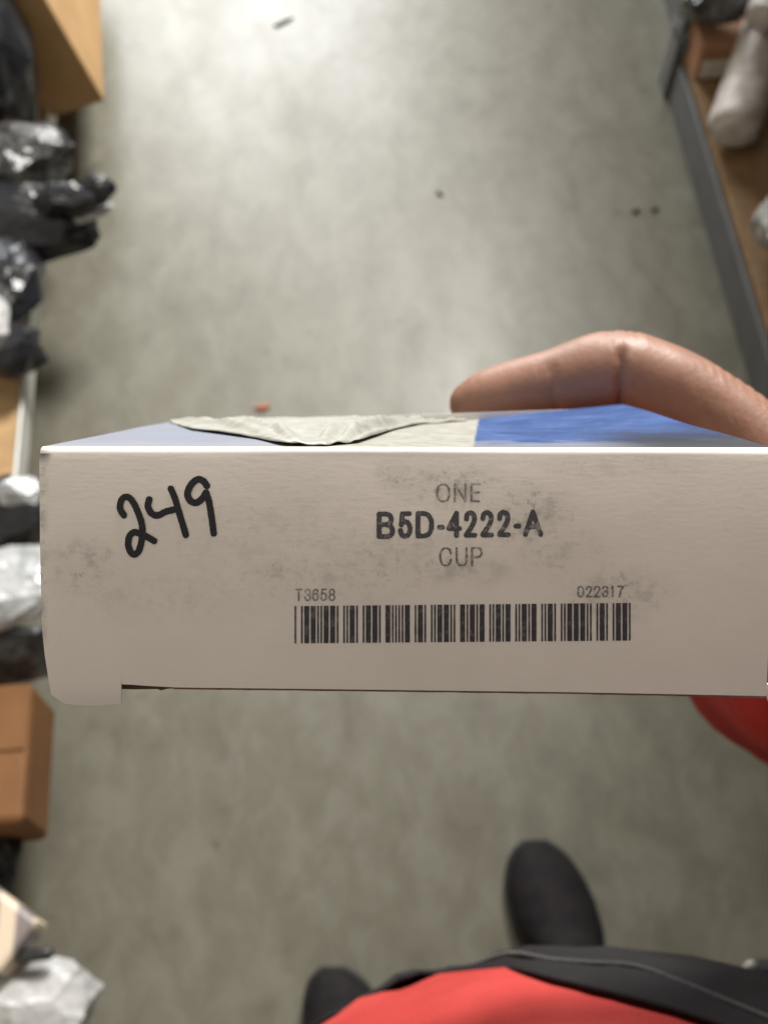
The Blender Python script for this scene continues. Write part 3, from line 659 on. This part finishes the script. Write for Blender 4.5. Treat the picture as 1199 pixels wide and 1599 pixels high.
# nail on the far upper side of the fingertip
nv_, nf = [], []
c_ = Vector(index[1][:3]).lerp(Vector(index[2][:3]), 0.1); tdir = (Vector(index[3][:3]) - Vector(index[0][:3])).normalized()
upn = (UP * 0.55 + FW * 0.8).normalized(); upn = (upn - tdir * upn.dot(tdir)).normalized(); sd = tdir.cross(upn)
for i in range(9):
    for j in range(9):
        a_ = (j / 8 - .5) * 1.5; l_ = (i / 8 - .5) * 0.0090; rr_ = 0.0056 + 0.0010 * i / 8
        nv_.append(c_ + tdir * l_ * (1 - 0.1 * abs(a_)) + upn * (rr_ * math.cos(a_) - 0.00025) + sd * rr_ * math.sin(a_))
for i in range(8):
    for j in range(8): nf.append((i * 9 + j, i * 9 + j + 1, i * 9 + 10 + j, i * 9 + 9 + j))
o = mk('fingernail', nv_, nf, NAIL, body); o.parent = body; m = o.modifiers.new('t', 'SOLIDIFY'); m.thickness = 0.0003; m.offset = 1
fix_normals(o)

# shirt: torso loft with a rounded belly
def cloth(name, c1, c2, rough=0.85, wv_=900, sh=0.2):
    gg = M(name); n_ = gg.noise(14, 4, 0.6); f_ = gg.noise(wv_, 2, 0.5); gg.bump(gg.math('ADD', f_, gg.math('MULTIPLY', n_, 2.0)), 0.35, 0.002)
    return gg.fin(gg.mix(gg.step(n_, 0.3, 0.7), c1, c2), rough, Sheen_Weight=sh, Specular_IOR_Level=0.15)
REDC = cloth('red_knit', (0.34, 0.034, 0.030), (0.43, 0.052, 0.046), sh=0.0)
DARKC = cloth('charcoal_knit', (0.013, 0.012, 0.014), (0.021, 0.0195, 0.022), sh=0.0)
TROUS = cloth('dark_trouser_cloth', (0.012, 0.012, 0.016), (0.022, 0.021, 0.026))
PIPE = cloth('grey_piping', (0.03, 0.03, 0.033), (0.045, 0.045, 0.048))
SHOE = simple('dark_shoe_leather', (0.006, 0.006, 0.008), (0.014, 0.011, 0.011), 60, 0.75, 0.2, Specular_IOR_Level=0.2)
SOLE = simple('black_rubber', (0.012, 0.012, 0.013), (0.02, 0.02, 0.02), 60, 0.7, 0.2)
zs = np.array([0.80, 0.86, 0.92, 0.98, 1.02, 1.06, 1.10, 1.15, 1.20, 1.26, 1.33, 1.40, 1.45])
hf = np.array([.005, .022, .034, .040, .0415, .0405, .036, .026, .012, -.008, -.035, -.06, -.085])
hb_ = np.array([-.23, -.235, -.235, -.23, -.225, -.225, -.225, -.225, -.23, -.235, -.24, -.235, -.21])
hw = np.array([.150, .152, .154, .156, .157, .157, .157, .158, .162, .172, .185, .19, .12])
cxs = 0.064
def surf(z, a_, off=0.0):
    f0, b0, w0 = np.interp(z, zs, hf), np.interp(z, zs, hb_), np.interp(z, zs, hw)
    cy, ry = (f0 + b0) / 2, (f0 - b0) / 2
    wr = 0.004 * noise.noise(Vector((a_ * 3.0, z * 9, 0.4))) + 0.0016 * abs(noise.noise(Vector((a_ * 5.0 + z * 14, z * 30 - a_ * 4, 7.4)))) + 0.002 * noise.noise(Vector((a_ * 9.0, z * 16, 2.4)))
    s_, c_ = math.sin(a_), math.cos(a_)
    return B(cxs + (w0 + off + wr) * math.copysign(abs(s_) ** 0.95, s_), cy + (ry + off + wr) * math.copysign(abs(c_) ** 0.95, c_), z)
NA2 = 96; zz = np.linspace(0.80, 1.45, 60)
V, Fc = loft([[surf(z, 2 * math.pi * j / NA2) for j in range(NA2)] for z in zz])
shirt = mk('shirt', V, Fc, REDC, person)
def proj(p):
    v = p - CAM; d_ = v.dot(FW); return 599.5 + F * v.dot(RT) / d_, 799.5 - F * v.dot(UP) / d_
def zline(a_, xs_, ys_):   # height of a seam on the shirt, measured at its seen line, by angle from straight ahead
    prev = None; zc, ymin = 1.0, 9e9
    for z in np.arange(1.36, 0.92, -0.004):
        px, py = proj(surf(z, a_))
        if py < ymin: ymin, zc = py, z
        if py <= interp(px, xs_, ys_): return z
    return zc - 0.012
def zb(a_): return zline(a_, [480, 560, 620, 660, 700, 800, 930, 1080, 1199, 1400], [1602, 1568, 1543, 1527, 1518, 1524, 1560, 1599, 1650, 1760])
yk = []
for i in range(97):
    a_ = -math.pi + 2 * math.pi * i / 96
    yk.append([surf(1.25 + 0.20 * j / 20, a_, 0.004) for j in range(21)])
V = [v for r_ in yk for v in r_]; Fc = [(i * 21 + j, (i + 1) * 21 + j, (i + 1) * 21 + j + 1, i * 21 + j + 1) for i in range(96) for j in range(20)]
mk('bounce_block_yoke', V, Fc, DARKC, person)  # unseen dark upper shirt, added to stop red bounce onto the carton
rows = []
NP = 70
for i in range(NP):
    a_ = -1.6 + 3.2 * i / (NP - 1); zt = zb(a_) + 0.006 * noise.noise(Vector((a_ * 4, 1, 1)))
    rows.append([surf(zt - (zt - 0.80) * (1 - j / 24) ** 1.6, a_, 0.0020 + 0.0045 * min(1.0, ((zt - 0.80) * (1 - j / 24) ** 1.6 / 0.045)) ** 0.8) for j in range(25)])
V = [v for r_ in rows for v in r_]; Fc = [(i * 25 + j, (i + 1) * 25 + j, (i + 1) * 25 + j + 1, i * 25 + j + 1) for i in range(NP - 1) for j in range(24)]
o = mk('side_panel', V, Fc, DARKC, person); m = o.modifiers.new('t', 'SOLIDIFY'); m.thickness = 0.0014; m.offset = 0
path = []
for i in range(26):
    a_ = -0.22 + 1.38 * i / 25; p = surf(zb(a_) - 0.026, a_, 0.0020 + 0.0045 * (0.026 / 0.045) ** 0.8 + 0.0008); path.append((p.x, p.y, p.z, 0.0009))
V, Fc = tube(path, 8, 3); mk('piping', V, Fc, PIPE, o)
# sleeve from shoulder over the elbow to the cuff, hanging under the carton
sh = B(0.262, -0.10, 1.385)
el = [(sh.x, sh.y, sh.z, .075), (*B(0.285, -0.02, 1.28), .070), (*B(0.272, 0.075, 1.165), .068)]
e1 = K(1300, 985, .53); e2 = K(1297, 978, .46); e3 = K(1316, 990, .40); e4 = K(1328, 1005, .355)
el += [(*e1, .073), (*e2, .062), (*e3, .052), (*e4, .044)]
V, Fc = tube(el, 40, 8)
V = [v + (v - Vector((0.25, 0.15, 1.1))).normalized() * 0.003 * noise.noise(v * 22) for v in V]
mk('sleeve', V, Fc, REDC, person)
# trousers
for s_, fx, fh in ((1, 0.205, 0.290), (-1, -0.069, 0.135)):
    fx2 = fx + .03; ank = B(fx2, fh - 0.215, 0.075)
    V, Fc = tube([(*B(cxs + s_ * .085, -.10, .88), .095), (*B(cxs + s_ * .095, -.09, .72), .088), (*B((cxs + s_ * .1 + fx) / 2, (fh - .215 - .09) / 2 - .02, .48), .066), (*B(fx2, fh - .225, .25), .056), (ank.x, ank.y, ank.z, .050)], 32, 6)
    mk('trouser_leg', V, Fc, TROUS, person)
    # shoe: half-ellipse sections from heel to toe
    rings, srings = [], []
    prof = [(0.0, .012, .03), (.01, .030, .062), (.05, .038, .095), (.10, .037, .105), (.15, .041, .088), (.18, .048, .072), (.21, .0495, .064), (.24, .046, .057), (.265, .038, .050), (.283, .027, .043), (.295, .012, .034)]
    for l_, wd, hh in catmull(prof, 4):
        ring = []
        skew = -s_ * 0.008 * math.sin(min(1, l_ / .3) * 2.4) + (0.295 - l_) * 0.24
        for j in range(21):
            a_ = math.pi * j / 20; ring.append(B(fx + skew + wd * 1.08 * math.cos(a_), fh - 0.295 + l_, 0.022 + (hh - .022) * math.sin(a_) ** 0.8))
        rings.append(ring)
        srings.append([B(fx + skew + (wd * 1.08 + .003) * q0, fh - 0.295 + l_ * 1.015 - .001, z_) for q0, z_ in ((1, .026), (1, .0005), (-1, .0005), (-1, .026))])
    V, Fc = loft(rings); so = mk('shoe', V, Fc, SHOE, person)
    V, Fc = loft(srings); mk('sole', V, Fc, SOLE, so)
# small black pouch at the hip, with a metal clip
q = K(1196, 1528, 0.60)
V, Fc = crumple(q, (0.016, 0.010, 0.02), 31, amp=0.25)
po_ = mk('belt_pouch', V, Fc, TROUS, person)
V, Fc = tube([(*(K(1165, 1512, .59)), .0022), (*(K(1172, 1506, .59)), .0024), (*(K(1180, 1514, .592)), .002)], 8, 4)
mk('clip', V, Fc, GALV, po_)

# ------------------------------------------------------------------ render settings
scene.render.engine = 'CYCLES'
